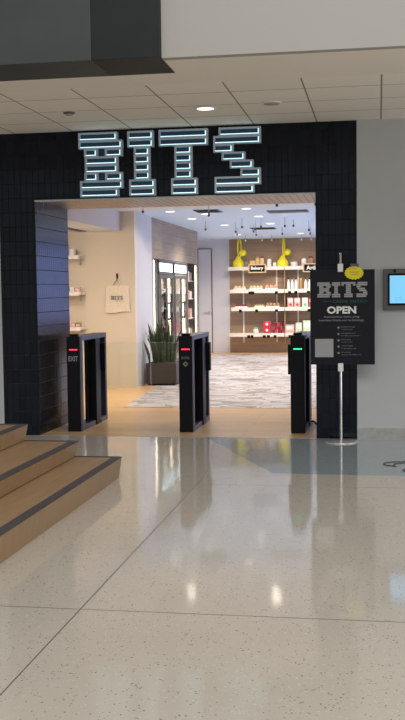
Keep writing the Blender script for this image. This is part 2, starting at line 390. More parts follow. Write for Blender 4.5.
struct(rw, 'wall_right', M_white)
struct(MB().box(0.41, 0.47, 14.70, 14.8, 0.74, 2.76).box(1.66, 1.72, 14.70, 14.8, 0.74, 2.76).box(0.47, 1.66, 14.70, 14.8, 0.74, 0.80).box(0.47, 1.66, 14.70, 14.8, 2.70, 2.76), 'fill_frame_2', M_fframe)  # unseen frame added around the blue lamp on the back wall
wf = struct(MB().box(1.64, 1.70, 4.7, 12.5, 0.35, 0.41).box(1.64, 1.70, 4.7, 12.5, 2.59, 2.65).box(1.64, 1.70, 4.7, 4.76, 0.41, 2.59).box(1.64, 1.70, 12.44, 12.5, 0.41, 2.59), 'fill_frame_1', M_fframe)  # unseen frame made up to carry the cool lamp at the side
# plain white service door in the back wall
d = struct(MB().box(-4.38, -4.06, 14.775, 14.8, 0.01, 2.55, 0.004), 'door_1', M_white)
build(MB().box(-4.40, -4.38, 14.77, 14.8, 0, 2.57).box(-4.06, -4.04, 14.77, 14.8, 0, 2.57).box(-4.40, -4.04, 14.77, 14.8, 2.55, 2.57), 'door_frame', M_bezel, d)
build(MB().box(-4.15, -4.10, 14.755, 14.775, 0.95, 1.03).box(-4.25, -4.12, 14.725, 14.74, 0.98, 1.0).box(-4.135, -4.115, 14.725, 14.775, 0.98, 1.0), 'door_handle', M_steel, d)

# ------------------------------------------------------------------ steps at the left
steps = thing('bleacher_steps', (-3.0, -4.6, 0), 'oak steps with charcoal nosing climbing to the left beside the terrazzo floor', 'steps')
ZT = [0.0, 0.175, 0.300, 0.434, 0.565]; XE = [-2.052, -2.412, -2.842, -3.27]
for i in range(4):
    z0, z1, xe = ZT[i], ZT[i+1], XE[i]; xn = XE[i+1] if i < 3 else -4.1
    yf = -2.39
    m = MB(); X0 = -4.2
    poly = [(X0, z0), (xe-0.03, z0), (xe-0.004, z1-0.006), (X0, z1-0.006)]
    m.prism_xz(poly, -12.5, yf)
    st = build(m, 'step', M_step, steps)
    e = MB().prism_xz([(xe-0.075, z1-0.008), (xe-0.005, z1-0.008), (xe, z1), (xe-0.075, z1)], -12.5, yf+0.002)
    e.prism_xz([(X0, z1-0.008), (xe-0.075, z1-0.008), (xe-0.075, z1), (X0, z1)], yf-0.02, yf+0.002)
    build(e, 'nosing', M_nosing, st)

# ------------------------------------------------------------------ dark glass panel in two tones for its reflection, top left
p1 = build(MB().box(-5.5, -2.035, -3.16, -2.6, CZ-0.006, 5.6, 0.003), 'glass_wall_panel', M_panelrefl, base=(-3.7, -2.9, CZ))
tag(p1, 'wide part of the dark panel, its reflection painted in paler, hanging at top left above the ceiling edge', 'panel')
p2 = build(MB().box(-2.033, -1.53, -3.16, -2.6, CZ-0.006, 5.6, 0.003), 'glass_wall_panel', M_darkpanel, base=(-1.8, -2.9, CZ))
tag(p2, 'narrow near-black part of the dark panel beside its paler reflecting part at top left', 'panel')

# ------------------------------------------------------------------ mall ceiling fittings
def ringm(cx, cy, prof, n=28):
    return MB().rows([[(cx+r*math.cos(2*PI*k/n), cy+r*math.sin(2*PI*k/n), z) for k in range(n)] for r, z in prof], True, False, True)
t = thing('ceiling_downlight', (-1.555, -1.04, CZ-0.012), 'lit round downlight in the tiled ceiling above the letter sign', 'ceiling light')
build(ringm(-1.555, -1.04, [(0.08, CZ-0.001), (0.10, CZ-0.001), (0.10, CZ-0.012), (0.08, CZ-0.012)]), 'trim_ring', M_whitepl, t)
build(MB().lathe(-1.555, -1.04, [(0.08, CZ-0.001), (0.08, CZ-0.010), (0.0005, CZ-0.010)]), 'diffuser', M_lamp, t)
t = thing('ceiling_speaker', (-0.935, -1.16, CZ-0.01), 'round white unlit plate in the ceiling right of the lit downlight', 'ceiling speaker')
build(MB().lathe(-0.935, -1.16, [(0.09, CZ-0.001), (0.09, CZ-0.008), (0.075, CZ-0.012)]), 'trim_ring', M_whitepl, t)
build(MB().lathe(-0.935, -1.16, [(0.073, CZ-0.001), (0.072, CZ-0.014), (0.0005, CZ-0.016)]), 'grille', M_bulk, t)
t = thing('smoke_detector', (-2.83, -1.09, CZ-0.01), 'small grey round detector in the ceiling at left', 'smoke detector')
build(MB().lathe(-2.83, -1.09, [(0.055, CZ-0.001), (0.055, CZ-0.010), (0.04, CZ-0.016)]), 'base', M_bezel, t)
build(MB().lathe(-2.83, -1.09, [(0.036, CZ-0.014), (0.033, CZ-0.026), (0.0005, CZ-0.028)]), 'cap', M_bulk, t)

# ------------------------------------------------------------------ BITS letters over the opening
ZTOP, RH = 3.150, 0.0818
LET = {
 'B': ([(-3.055, -2.640), (-3.055, -2.588), None, (-2.990, -2.640), (-2.990, -2.640), None, (-3.045, -2.588), (-3.045, -2.636)],
       [(-2.990, -2.848), (-2.770, -2.588)]),
 'I': ([(-2.536, -2.262)]*2+[(-2.470, -2.302)]*4+[(-2.524, -2.250)]*2, None),
 'T': ([(-2.208, -1.700)]*2+[(-2.047, -1.865)]*4+[(-2.085, -1.812)]*2, None),
 'S': ([(-1.590, -1.163), (-1.646, -1.163), (-1.646, -1.441), (-1.562, -1.322), (-1.480, -1.240), (-1.372, -1.166), (-1.636, -1.166), (-1.636, -1.232)], None)}
LET['B'][0][2] = 'split'; LET['B'][0][5] = 'split'
TH = 0.017
YB, YF = -0.002, -0.065
for ch, (rows_, split) in LET.items():
    rows_ = [r if r == 'split' else (r[0]+0.006, r[1]+0.004) for r in rows_]
    xs = [v for r in rows_ if r != 'split' for v in r]
    L = thing('sign_letter', ((min(xs)+max(xs))/2, -0.05, ZTOP-8*RH), 'letter %s of glowing stacked bars mounted over the navy tiled entrance' % ch, 'sign letter')
    fr, tb, bk = MB(), MB(), MB()
    for i, r in enumerate(rows_):
        zt = ZTOP-i*RH; zb = zt-RH
        boxes = split if r == 'split' else [r]
        if r == 'split': bk.box(split[0][1], split[1][0], YB-0.012, YB, zb+0.004, zt-0.004)
        for (a, b) in boxes:
            fr.box(a, b, YF, YB, zt-TH, zt); fr.box(a, b, YF, YB, zb, zb+TH*0.6)
            fr.box(a, a+TH, YF, YB, zb+TH*0.6, zt-TH); fr.box(b-TH, b, YF, YB, zb+TH*0.6, zt-TH)
            bk.box(a+TH, b-TH, YB-0.030, YB-0.002, zb+TH*0.6, zt-TH)
            tb.box(a+TH+0.002, b-TH, YF+0.004, YF+0.018, zb+TH*0.6, zb+TH*0.6+0.009)
            tb.box(b-TH-0.011, b-TH, YF+0.004, YF+0.018, zb+TH*0.6+0.009, zt-TH-0.003)
    build(fr, 'letter_frame', M_letter, L); build(tb, 'light_tube', M_ltube, L); build(bk, 'backing', M_lback, L)

# ------------------------------------------------------------------ gates
def make_gate(label):
    g = thing('turnstile_gate', (0, 0, 0), label, 'gate', 'black entrance gates in the doorway')
    build(MB().box(-0.074, 0.074, 0.0, 0.10, 0, 1.035, 0.005), 'front_post', M_black, g)
    fr = MB().box(-0.074, 0.074, 0.10, 1.12, 0.985, 1.035, 0.004).box(-0.074, 0.074, 0.10, 1.12, 0.0, 0.055, 0.004).box(-0.074, 0.074, 1.055, 1.12, 0.055, 0.985, 0.004)
    fr.box(0.066, 0.0752, 0.06, 0.11, 0.0, 1.03)
    build(fr, 'side_frame', M_gateframe, g)
    build(MB().box(-0.012, 0.012, 0.47, 0.60, 0.055, 0.985), 'inner_panel', M_black, g)
    build(MB().box(-0.01, 0.086, 0.60, 0.80, 0.0, 0.985, 0.006), 'drive_column', M_blackmat, g)
    build(MB().box(-0.012, 0.012, 0.80, 1.055, 0.055, 0.985), 'rear_panel', M_black, g)
    build(MB().box(-0.045, 0.045, 0.015, 0.09, 1.035, 1.062, 0.008), 'card_reader', M_blackmat, g)
    return g
G = [(-3.262, 0.31, 'black gate post marked EXIT with red light, leftmost of three'),
     (-2.030, 0.34, 'middle black gate with red light and diamond arrow icon'),
     (-0.835, 0.34, 'black gate with green light beside the poster stand')]
g0 = make_gate(G[0][2]); gates = [g0]
for x, y, l in G[1:]: gates.append(copy_tree(g0, (0, 0, 0), l))
for g, (x, y, l), mm in zip(gates, G, (M_red, M_red, M_green)):
    g.location = (x, y, 0); BASE[g.name] = Vector((x, y, 0))
    li = build(MB().box(x-0.043, x+0.047, y-0.004, y+0.002, 0.886, 0.899, 0.001), 'indicator_light', mm, g)
    li['label'] = 'glowing %s light bar' % ('green' if mm is M_green else 'red')
x, y = G[0][:2]
build(MB().text('EXIT', x, 0.795, y-0.001, w=0.105, h=0.055, bold=0.002), 'lettering', M_textgrey, gates[0])
x, y = G[1][:2]
ic = MB().text('ENTER', x, 0.80, y-0.001, w=0.085, h=0.026)
ic.prism_xz([(x-0.030, 0.735), (x, 0.705), (x+0.030, 0.735), (x, 0.765)], y-0.003, y-0.001)
build(ic, 'lettering', M_textdim, gates[1])
build(MB().prism_xz([(x-0.012, 0.729), (x+0.002, 0.729), (x+0.002, 0.720), (x+0.017, 0.735), (x+0.002, 0.750), (x+0.002, 0.741), (x-0.012, 0.741)], y-0.0045, y-0.003), 'arrow_mark', M_black, gates[1])
# hinge housings and wings
def housing(g, s, ya, yb):
    x, y = BASE[g.name].x, BASE[g.name].y
    return build(MB().box(min(x+s*0.074, x+s*0.128), max(x+s*0.074, x+s*0.128), y+ya, y+yb, 0.60, 0.925, 0.006), 'hinge_housing', M_blackmat, g)
housing(gates[0], 1, 0.84, 0.90); housing(gates[1], 1, 0.84, 0.93); housing(gates[2], -1, 0.30, 0.40)
housing(gates[1], -1, 0.84, 0.90)
for g, s in ((gates[0], 1), (gates[1], -1)):
    x, y = BASE[g.name].x, BASE[g.name].y
    a, b = sorted((x+s*0.128, x+s*0.575))
    wp = build(MB().box(a, b, y+0.865, y+0.875, 0.42, 0.925, 0.002), 'glass_wing', M_glass, g); wp['label'] = 'clear glass barrier wing'
# cable on floor by gate with the green light
cb = MB().tube([(-0.75+0.02*k, 1.25-0.055*k+0.03*math.sin(k*1.2), 0.012+0.012*abs(math.sin(k))) for k in range(8)], 0.011, 8)
o = build(cb, 'power_cable', M_blackmat, base=(-0.68, 1.0, 0.0)); tag(o, 'short black cable on the floor between green-lit gate and pillar', 'cable')

# ------------------------------------------------------------------ poster stand
PX, PY = -0.365, -0.235
t = thing('poster_stand', (PX, PY, 0), 'black BITS OPEN poster on a slim chrome stand before the navy pillar', 'sign stand')
build(MB().lathe(PX, PY, [(0.165, 0.0), (0.165, 0.008), (0.155, 0.013), (0.03, 0.018), (0.014, 0.022)], 40), 'base', M_steel, t)
build(MB().lathe(PX, PY, [(0.013, 0.015), (0.013, 1.86), (0.008, 1.868)], 16), 'pole', M_chrome, t)
pb = build(MB().box(-0.660, -0.033, PY-0.032, PY-0.020, 0.772, 1.702, 0.003), 'poster_board', M_poster, t)
for i, z in enumerate((1.69, 0.775)):
    build(MB().box(PX-0.026, PX+0.026, PY-0.044, PY+0.016, z-0.04+(0.03 if i == 0 else -0.03), z+0.04+(0.03 if i == 0 else -0.03), 0.005), 'clip', M_whitepl, t)
YP = PY-0.032
def solid_logo(m, x0, x1, z0, z1, y, d):
    W0 = {'B': [(0, 0.92), (0, 1), (0.14, 1), (0.14, 0.88), (0.14, 0.88), (0.14, 1), (0, 1), (0, 0.92)],
          'I': [(0, 1)]*2+[(0.28, 0.72)]*4+[(0, 1)]*2, 'T': [(0, 1)]*2+[(0.32, 0.68)]*4+[(0.2, 0.8)]*2,
          'S': [(0.1, 1), (0, 1), (0, 0.38), (0.1, 0.78), (0.25, 0.92), (0.62, 1), (0, 1), (0, 0.9)]}
    spans = {'B': (0, 0.27), 'I': (0.295, 0.46), 'T': (0.485, 0.765), 'S': (0.785, 1.0)}
    WW = x1-x0; rh = (z1-z0)/8
    for ch, (a, b) in spans.items():
        for i, (p, q) in enumerate(W0[ch]):
            A = x0+WW*(a+(b-a)*p); B = x0+WW*(a+(b-a)*q); zt = z1-i*rh
            segs = [(A, B)]
            if ch == 'B' and i in (2, 5): w_ = (B-A); segs = [(A, A+w_*0.36), (A+w_*0.62, B)]
            if ch == 'T' and i == 1: w_ = (B-A); segs = [(A, A+w_*0.18), (A+w_*0.32, A+w_*0.68), (A+w_*0.82, B)]
            for (s0, s1) in segs: m.box(s0, s1, y-d, y, zt-rh*0.86, zt)
lg = MB(); solid_logo(lg, -0.590, -0.105, 1.430, 1.580, YP, 0.0015)
build(lg, 'logo', M_textgrey, pb)
gt = MB().text('CRÈME BISTRO', -0.275, 1.395, YP, w=0.33, h=0.034, bold=0.001).box(-0.53, -0.455, YP-0.0015, YP, 1.390, 1.396)
o = build(gt, 'subtitle', M_textgreen, pb); o['label'] = 'dark green subtitle lettering'
build(MB().text('OPEN', -0.355, 1.308, YP, w=0.285, h=0.074, bold=0.004), 'open_lettering', M_textwhite, pb)
sm = MB().text('Autonomous store using', -0.355, 1.240, YP, w=0.345, h=0.026, bold=0.001)
sm.text('seamless check-out technology.', -0.355, 1.206, YP, w=0.445, h=0.026, bold=0.001)
build(sm, 'small_print', M_textdim, pb)
items = [('Download the app', 'and add a payment'), ('Scan payment code', 'at the gate to open it and enter'), ('Shop as usual', 'pick up your items'), ('Walk out freely', 'no line and no wait'), ('Get a receipt', 'sent to your phone after the visit')]
for i, (a, b) in enumerate(items):
    z = 1.135-i*0.062
    bl = MB(); n = 14; bl.add([(-0.385+0.011*math.cos(2*PI*k/n), YP-0.0015, z+0.011*math.sin(2*PI*k/n)) for k in range(n)], [list(range(n))])
    bl.text(a, -0.357, z+0.006, YP, h=0.016, align='LEFT'); bl.text(b, -0.357, z-0.018, YP, h=0.013, align='LEFT')
    build(bl, 'instruction_line', M_textdim, pb)
build(MB().box(-0.615, -0.435, YP-0.003, YP, 0.845, 1.025, 0.001), 'blank_plaque', M_textgrey, pb)['label'] = 'plain light grey square plaque'
# yellow starburst
st = thing('starburst_sticker', (-0.232, PY-0.045, 1.60), 'yellow starburst badge stuck on the top right of the poster', 'badge')
cx, cz = -0.232, 1.668; pol = []
for k in range(36):
    a = 2*PI*k/36; r = 1.0 if k % 2 == 0 else 0.88
    pol.append((cx+0.096*r*math.cos(a), cz+0.068*r*math.sin(a)))
build(MB().prism_xz(pol, YP-0.010, YP-0.0005), 'burst', M_yellow, st)
sp = MB()
sp.text('new', cx, cz+0.045, YP-0.010, w=0.05, h=0.02)
build(sp, 'caption', M_pink, st)
build(MB().box(cx-0.045, cx+0.05, YP-0.012, YP-0.010, cz+0.004, cz+0.012).box(cx-0.03, cx+0.035, YP-0.012, YP-0.010, cz-0.018, cz-0.011), 'printed_line', M_amber, st)
build(MB().box(cx-0.035, cx+0.045, YP-0.004, YP-0.001, cz+0.055, cz+0.09, 0.002), 'paper_tab', M_bezel, st)

# ------------------------------------------------------------------ wall screen
t = thing('wall_screen', (0.34, -0.02, 1.30), 'cyan touch screen in a taupe frame on the grey wall', 'screen')
build(MB().box(0.048, 0.66, -0.045, 0.0, 1.300, 1.706, 0.004), 'frame', M_bezel, t)
build(MB().box(0.094, 0.614, -0.052, -0.045, 1.345, 1.660, 0.003), 'bezel', M_blackmat, t)
s_ = build(MB().box(0.113, 0.596, -0.055, -0.052, 1.366, 1.640), 'display', M_screen, t)
build(MB().text('tap to begin', 0.20, 1.418, -0.055, w=0.07, h=0.014).text('or ask for help here', 0.21, 1.395, -0.055, w=0.12, h=0.010), 'display_text', M_screentext, s_)
build(MB().box(0.150, 0.172, -0.058, -0.045, 1.672, 1.700, 0.003), 'webcam', M_blackmat, t)

# ------------------------------------------------------------------ floor emblem
em = MB()
def loopc(cx, cy, rx, ry, a0, a1, n=30): return [(cx+rx*math.cos(a0+(a1-a0)*k/n), cy+ry*math.sin(a0+(a1-a0)*k/n), 0.002) for k in range(n+1)]
em.tube(loopc(0.24, -1.52, 0.20, 0.13, PI*0.2, PI*1.35), 0.006, 6, flat=(1, 0.3))
em.tube(loopc(0.33, -1.54, 0.20, 0.10, PI*0.25, PI*1.1), 0.006, 6, flat=(1, 0.3))
em.tube(loopc(0.36, -1.83, 0.16, 0.14, PI*0.35, PI*1.5), 0.006, 6, flat=(1, 0.3))
o = build(em, 'floor_emblem', M_nosing, base=(0.35, -1.6, 0)); tag(o, 'dark swirling line emblem inlaid in the blue grey floor', 'floor emblem')

# ------------------------------------------------------------------ snake plant
t = thing('planter_box', (-3.45, 6.05, 0), 'taupe square planter of upright snake plant by white column', 'planter')
m = MB().box(-3.705, -3.205, 5.80, 6.30, 0.03, 0.36, 0.006); build(m, 'pot', M_planter, t)
build(MB().box(-3.68, -3.23, 5.83, 6.27, 0.0, 0.03), 'plinth', M_blackmat, t)
build(MB().box(-3.67, -3.24, 5.84, 6.26, 0.35, 0.367), 'soil', M_soil, t)
lf = MB()
for k in range(52):
    bx = random.uniform(-3.64, -3.27); by = random.uniform(5.90, 6.20); h = random.uniform(0.38, 0.70)*(1.0 if abs(bx+3.455) < 0.14 else 0.85)
    if k == 0: bx, by, h = -3.47, 5.95, 0.74
    a = random.uniform(0, PI); ln = (random.uniform(-0.10, 0.10)+(bx+3.455)*0.35, random.uniform(-0.08, 0.08))
    if k == 1: bx, by, h, ln = -3.66, 5.88, 0.36, (-0.09, -0.05)
    tw_ = random.uniform(-0.8, 0.8); wd = random.uniform(0.017, 0.027); rings = []
    for j in range(8):
        u = j/7; ww = wd*(0.7+0.6*math.sin(u*PI*0.8))*(1-u**4)+0.001; aa = a+tw_*u
        c = Vector((bx+ln[0]*u*u, by+ln[1]*u*u, 0.355+h*u)); d1 = Vector((math.cos(aa), math.sin(aa), 0)); d2 = Vector((-math.sin(aa), math.cos(aa), 0))
        rings.append([tuple(c-d1*ww), tuple(c-d2*0.004), tuple(c+d1*ww), tuple(c+d2*0.006)])
    lf.rows(rings)
build(lf, 'foliage', M_leaf, t)

# ------------------------------------------------------------------ tote bag on the cream wall
t = thing('tote_bag', (-4.065, 5.42, 1.2), 'cream canvas tote bag marked BITS hanging on the cream wall', 'bag')
n = 12; rings = []
for j in range(n+1):
    u = j/n; z = 1.20+0.42*u; hw = 0.205-0.018*u
    row = []
    for k in range(17):
        s = k/16; x = -4.065-hw+2*hw*s; y = 5.418-0.022*math.sin(PI*s)*(1-0.5*u)-0.006*math.sin(7*s+4*u)
        row.append((x, y, z-(0.012*math.sin(6*s) if j == 0 else 0)))
    row += [(row[16][0], 5.448, row[16][2]), (row[0][0], 5.448, row[0][2])]
    rings.append(row)
build(MB().rows(rings), 'bag_body', M_canvas, t)
build(MB().tube([(-4.15, 5.425, 1.61), (-4.12, 5.422, 1.68), (-4.068, 5.42, 1.725), (-4.02, 5.422, 1.68), (-3.99, 5.425, 1.61)], 0.008, 8, flat=(1.6, 0.6)), 'handle', M_canvas, t)
bg_ = MB(); solid_logo(bg_, -4.165, -3.965, 1.395, 1.455, 5.392, 0.0015); bg_.text('crème bistro', -4.03, 1.375, 5.393, w=0.13, h=0.014)
build(bg_, 'print', M_textdim, t)
t = thing('wall_hook', (-4.068, 5.43, 1.70), 'black wall hook holding the canvas tote bag', 'hook')
build(MB().box(-4.083, -4.053, 5.437, 5.45, 1.70, 1.81, 0.004), 'plate', M_blackmat, t)
build(MB().tube([(-4.068, 5.437, 1.735), (-4.068, 5.41, 1.722), (-4.068, 5.395, 1.735), (-4.068, 5.392, 1.75)], 0.007, 8), 'peg', M_steel, t)

# ------------------------------------------------------------------ shelves on the cream wall
CL = ['topmost cream wall shelf seen at left of the doorway', 'middle cream wall shelf seen at left, holding teal packs', 'lowest cream wall shelf seen at left, holding small red packs']
sh0 = None
for i, z in enumerate((2.05, 1.48, 0.93)):
    if sh0 is None:
        sh0 = thing('wall_shelf', (-4.88, 5.30, z), CL[i], 'shelf', 'shelves on the cream wall')
        build(MB().box(-5.17, -4.585, 5.13, 5.448, z, z+0.045, 0.004), 'board', M_shelf, sh0)
        build(MB().box(-5.17, -4.60, 5.122, 5.130, z-0.012, z+0.05), 'price_rail', M_whitepl, sh0)
        for bxx in (-4.66, -5.0): build(MB().prism_xz([(bxx-0.008, z-0.10), (bxx+0.008, z-0.10), (bxx+0.008, z), (bxx-0.008, z)], 5.33, 5.448), 'bracket', M_steel, sh0)
    else: copy_tree(sh0, (-4.88, 5.30, z), CL[i])
def pack(x0, x1, y, z, h, mat, label, cat='pack', group=None, d=0.1, name='snack_pack'):
    m = MB().box(x0, x1, y, y+d, z, z+h, 0.004)
    o = build(m, name, mat, base=((x0+x1)/2, y+d/2, z)); tag(o, label, cat, group)
    build(MB().box(x0+0.008, x1-0.008, y-0.0015, y+0.0005, z+h*0.3, z+h*0.62), 'pack_label', M_textwhite, o)
    return o
z = 2.095
for k, (xx, hh, mm, ww) in enumerate(((-4.89, 0.17, M_palebread, 'tall cream'), (-4.76, 0.10, M_whitepl, 'short white'))):
    pack(xx, xx+0.08, 5.17, z, hh, mm, '%s carton on the topmost shelf at left' % ww, 'carton', 'cartons on the topmost cream wall shelf', name='carton')
z = 1.525
for k in range(5):
    xx = -5.02+0.085*k; mm = (M_tealpk, M_tealpk, M_tealpk, M_whitepl, M_pinkpk)[k]
    pack(xx, xx+0.075, 5.17, z, 0.075, mm, ['teal snack pack on the middle left shelf, first from the wall end', 'teal snack pack second in row on the middle left shelf', 'teal snack pack beside the white one on the middle left shelf', 'white snack pack on the middle left shelf', 'pink snack pack at the end of the middle left shelf'][k], 'snack pack', 'packs on the middle cream wall shelf')
z = 0.975
for k in range(5):
    xx = -5.00+0.08*k; mm = (M_redpk, M_pinkpk, M_whitepl, M_pinkpk, M_brown)[k]
    pack(xx, xx+0.07, 5.17, z, 0.07, mm, ['red snack pack on the lowest left shelf', 'pink snack pack beside the red one on the lowest left shelf', 'white snack pack on the lowest left shelf', 'pink snack pack right of the white one on the lowest left shelf', 'brown snack pack at the end of the lowest left shelf'][k], 'snack pack', 'packs on the lowest cream wall shelf')

# ------------------------------------------------------------------ drinks fridge in the niche
XF = -3.80
t = thing('drinks_fridge', (-4.1, 8.70, 0), 'double glass-door drinks fridge with black frame in the oak niche', 'fridge')
bd = MB().box(-4.42, -4.38, 7.30, 10.10, 0.0, 2.05).box(-4.42, XF, 7.30, 7.34, 0, 2.05).box(-4.42, XF, 10.06, 10.10, 0, 2.05).box(-4.42, XF, 7.30, 10.10, 2.04, 2.08).box(-4.42, XF, 7.30, 10.10, 0.0, 0.10)
build(bd, 'cabinet', M_fridge_in, t)
build(MB().box(-4.40, XF+0.015, 8.62, 8.72, 0.02, 2.06, 0.003), 'centre_post', M_black, t)
build(MB().box(XF-0.01, XF+0.012, 7.28, 7.36, 0.0, 2.07).box(XF-0.01, XF+0.012, 10.04, 10.12, 0.0, 2.07).box(XF-0.01, XF+0.012, 7.28, 10.12, 2.03, 2.075).box(XF-0.01, XF+0.012, 7.28, 10.12, 1.83, 1.87).box(XF-0.01, XF+0.012, 7.28, 10.12, 0.05, 0.15), 'front_frame', M_fframe, t)
for y0, y1 in ((7.36, 8.62), (8.72, 10.04)):
    build(MB().box(XF-0.03, XF-0.005, y0, y1, 1.87, 2.03), 'header_panel', M_transom, t)
    for zz in (0.5, 0.85, 1.2, 1.55): build(MB().box(-4.36, -3.92, y0+0.01, y1-0.01, zz, zz+0.015), 'shelf_rack', M_whitepl, t)
    dd = build(MB().box(XF-0.008, XF+0.018, y0+0.01, y0+0.10, 0.16, 1.82).box(XF-0.008, XF+0.018, y1-0.10, y1-0.01, 0.16, 1.82).box(XF-0.008, XF+0.018, y0+0.10, y1-0.10, 0.16, 0.24).box(XF-0.008, XF+0.018, y0+0.10, y1-0.10, 1.76, 1.82).box(XF-0.008, XF+0.018, (y0+y1)/2-0.05, (y0+y1)/2+0.05, 0.24, 1.76), 'fridge_door', M_fframe, t)
    build(MB().box(XF+0.002, XF+0.008, y0+0.10, y1-0.10, 0.24, 1.76), 'door_glass', M_glass, dd)
    hy = (y0+y1)/2+0.10
    build(MB().box(XF+0.05, XF+0.075, hy-0.05, hy, 1.00, 1.32, 0.005).box(XF+0.018, XF+0.055, hy-0.05, hy, 1.00, 1.03).box(XF+0.018, XF+0.055, hy-0.05, hy, 1.29, 1.32), 'handle', M_black, dd)
    build(MB().box(-3.90, -3.86, y0+0.015, y0+0.035, 0.3, 1.8).box(-3.90, -3.86, y1-0.035, y1-0.015, 0.3, 1.8).box(-4.3, -3.86, y0+0.3, y1-0.3, 1.80, 1.815), 'interior_light', M_led, t)
bt = None; cols = [M_whitepl, M_mint, M_redpk, M_amber]; cn = ['white', 'pale green', 'red', 'amber']
for zi, zz in enumerate((0.5, 0.85, 1.2, 1.55)):
    for k, yy in enumerate((7.55, 7.80, 8.25, 8.50, 8.9, 9.2, 9.6, 9.85)):
        if bt is None:
            bt = build(MB().lathe(-3.99, 7.55, [(0.03, 0.515), (0.032, 0.64), (0.012, 0.69), (0.013, 0.715)], 12), 'drink_bottle', M_whitepl, base=(-3.99, 7.55, 0.515))
            tag(bt, 'pale bottle on the racks behind the glass doors of the drinks fridge', 'bottle', 'bottles inside the drinks fridge')
        else: copy_tree(bt, (-3.99, yy, zz+0.015))
for yy, z0, z1, lb in ((6.955, 0.05, 2.08, 'bright vertical light strip left of the drinks fridge'), (11.10, 0.05, 2.08, 'bright vertical light strip right of the snack niche')):
    q = thing('light_strip', (XF, yy, z0), lb, 'light strip')
    build(MB().box(XF-0.03, XF-0.012, yy-0.055, yy+0.055, z0, z1), 'channel', M_steel, q)
    build(MB().box(XF-0.012, XF, yy-0.035, yy+0.035, z0+0.02, z1-0.02, 0.004), 'diffuser', M_led, q)
SN = ['lowest', 'second lowest', 'second highest', 'highest']
SC = [('salmon', M_pinkpk), ('white', M_whitepl), ('brown', M_brown)]
for i, zz in enumerate((0.55, 0.95, 1.35, 1.72)):
    o = build(MB().box(-4.45, XF-0.05, 10.10, 11.20, zz, zz+0.02, 0.002), 'niche_shelf', M_shelf, base=(-4.0, 10.6, zz))
    tag(o, '%s pale shelf of snacks right of the drinks fridge' % SN[i], 'shelf', 'shelves in the snack niche')
    for k, yy in enumerate((10.22, 10.48, 10.74)):
        nm, mt = SC[(k+i) % 3]
        o = build(MB().box(-3.98, XF-0.06, yy, yy+0.20, zz+0.02, zz+0.02+0.15+0.02*((k*2+i) % 3), 0.01), 'snack_pack', mt, base=(-3.92, yy+0.1, zz+0.02))
        tag(o, '%s snack pack on the %s niche shelf right of the fridge' % (nm, SN[i]), 'snack pack', 'packs in the snack niche')

# ------------------------------------------------------------------ shelving on the oak back wall
def sx(u): return -3.595+u*0.0246
YS0, YS1 = 14.42, 14.79
def shelf(x0, x1, z, label, tags):
    t = thing('wall_shelf', ((x0+x1)/2, 14.6, z-0.05), label, 'shelf', 'shelves on the oak back wall')
    build(MB().box(x0, x1, YS0+0.02, YS1, z-0.03, z, 0.003), 'board', M_shelf, t)
    build(MB().box(x0, x1, YS0, YS0+0.02, z-0.085, z+0.004, 0.003), 'fascia', M_shelf, t)
    for u in tags:
        o = build(MB().box(u-0.035, u+0.035, YS0-0.008, YS0, z-0.115, z-0.045, 0.004), 'price_tag', M_blackmat, t)
    return t
nmz = [(2.095, 'top'), (1.545, 'second'), (1.110, 'third'), (0.485, 'bottom')]
for z, nm in nmz:
    x0 = {'top': -3.585, 'second': -3.55, 'third': -3.52, 'bottom': -3.58}[nm]
    shelf(x0, -2.235, z, '%s pale shelf in the left bay of the oak wall' % nm, {'top': [], 'second': [-3.06, -2.99, -2.42], 'third': [-3.3, -2.90, -2.42], 'bottom': [-3.1, -3.02, -2.72, -2.62, -2.46]}[nm])
    shelf(-2.215, -0.72, z, '%s pale shelf in the right bay of the oak wall' % nm, {'top': [], 'second': [-2.1, -1.95, -1.65], 'third': [-1.64, -1.58], 'bottom': [-2.1, -1.8]}[nm])
for i, (x, wh) in enumerate(((-3.265, 'leftmost'), (-2.445, 'middle'), (-1.925, 'rightmost visible'))):
    o = build(MB().box(x-0.018, x+0.018, 14.775, 14.80, 0.25, 2.06).box(x-0.007, x+0.007, 14.768, 14.776, 0.27, 2.04), 'shelf_standard', M_whitepl, base=(x, 14.79, 0.25))
    tag(o, '%s white vertical shelf track on the oak wall' % wh, 'shelf track', 'white shelf tracks')
o = build(MB().box(-2.235, -2.215, 14.5, 14.80, 0.25, 2.03), 'shelf_divider', M_woodwall, base=(-2.225, 14.7, 0.25)); tag(o, 'thin oak upright dividing the two shelf bays', 'divider')

def ybal(x, z, label, wide):
    t = thing('yellow_sculpture', (x, 14.55, z), label, 'sculpture', 'yellow looped sculptures')
    a = 0.042 if wide else 0.022
    build(MB().tube([(x+0.02+a*math.cos(2*PI*k/24), 14.55, z+0.45+0.24*math.sin(2*PI*k/24)) for k in range(24)], 0.020, 8, loop=True), 'loop', M_yellow, t)
    build(MB().ball((x+0.10, 14.53, z+0.34), 0.095, 0.07, 0.085), 'ball', M_yellow, t)
    build(MB().lathe(x-0.01, 14.54, [(0.13, z), (0.145, z+0.06), (0.125, z+0.13), (0.07, z+0.20), (0.04, z+0.26)]), 'body', M_yellow, t)
    return t
ybal(-3.345, 2.095, 'yellow looped sculpture at the left end of the top shelf', True)
ybal(-2.265, 2.095, 'yellow looped sculpture in the middle, left of the second sign', False)

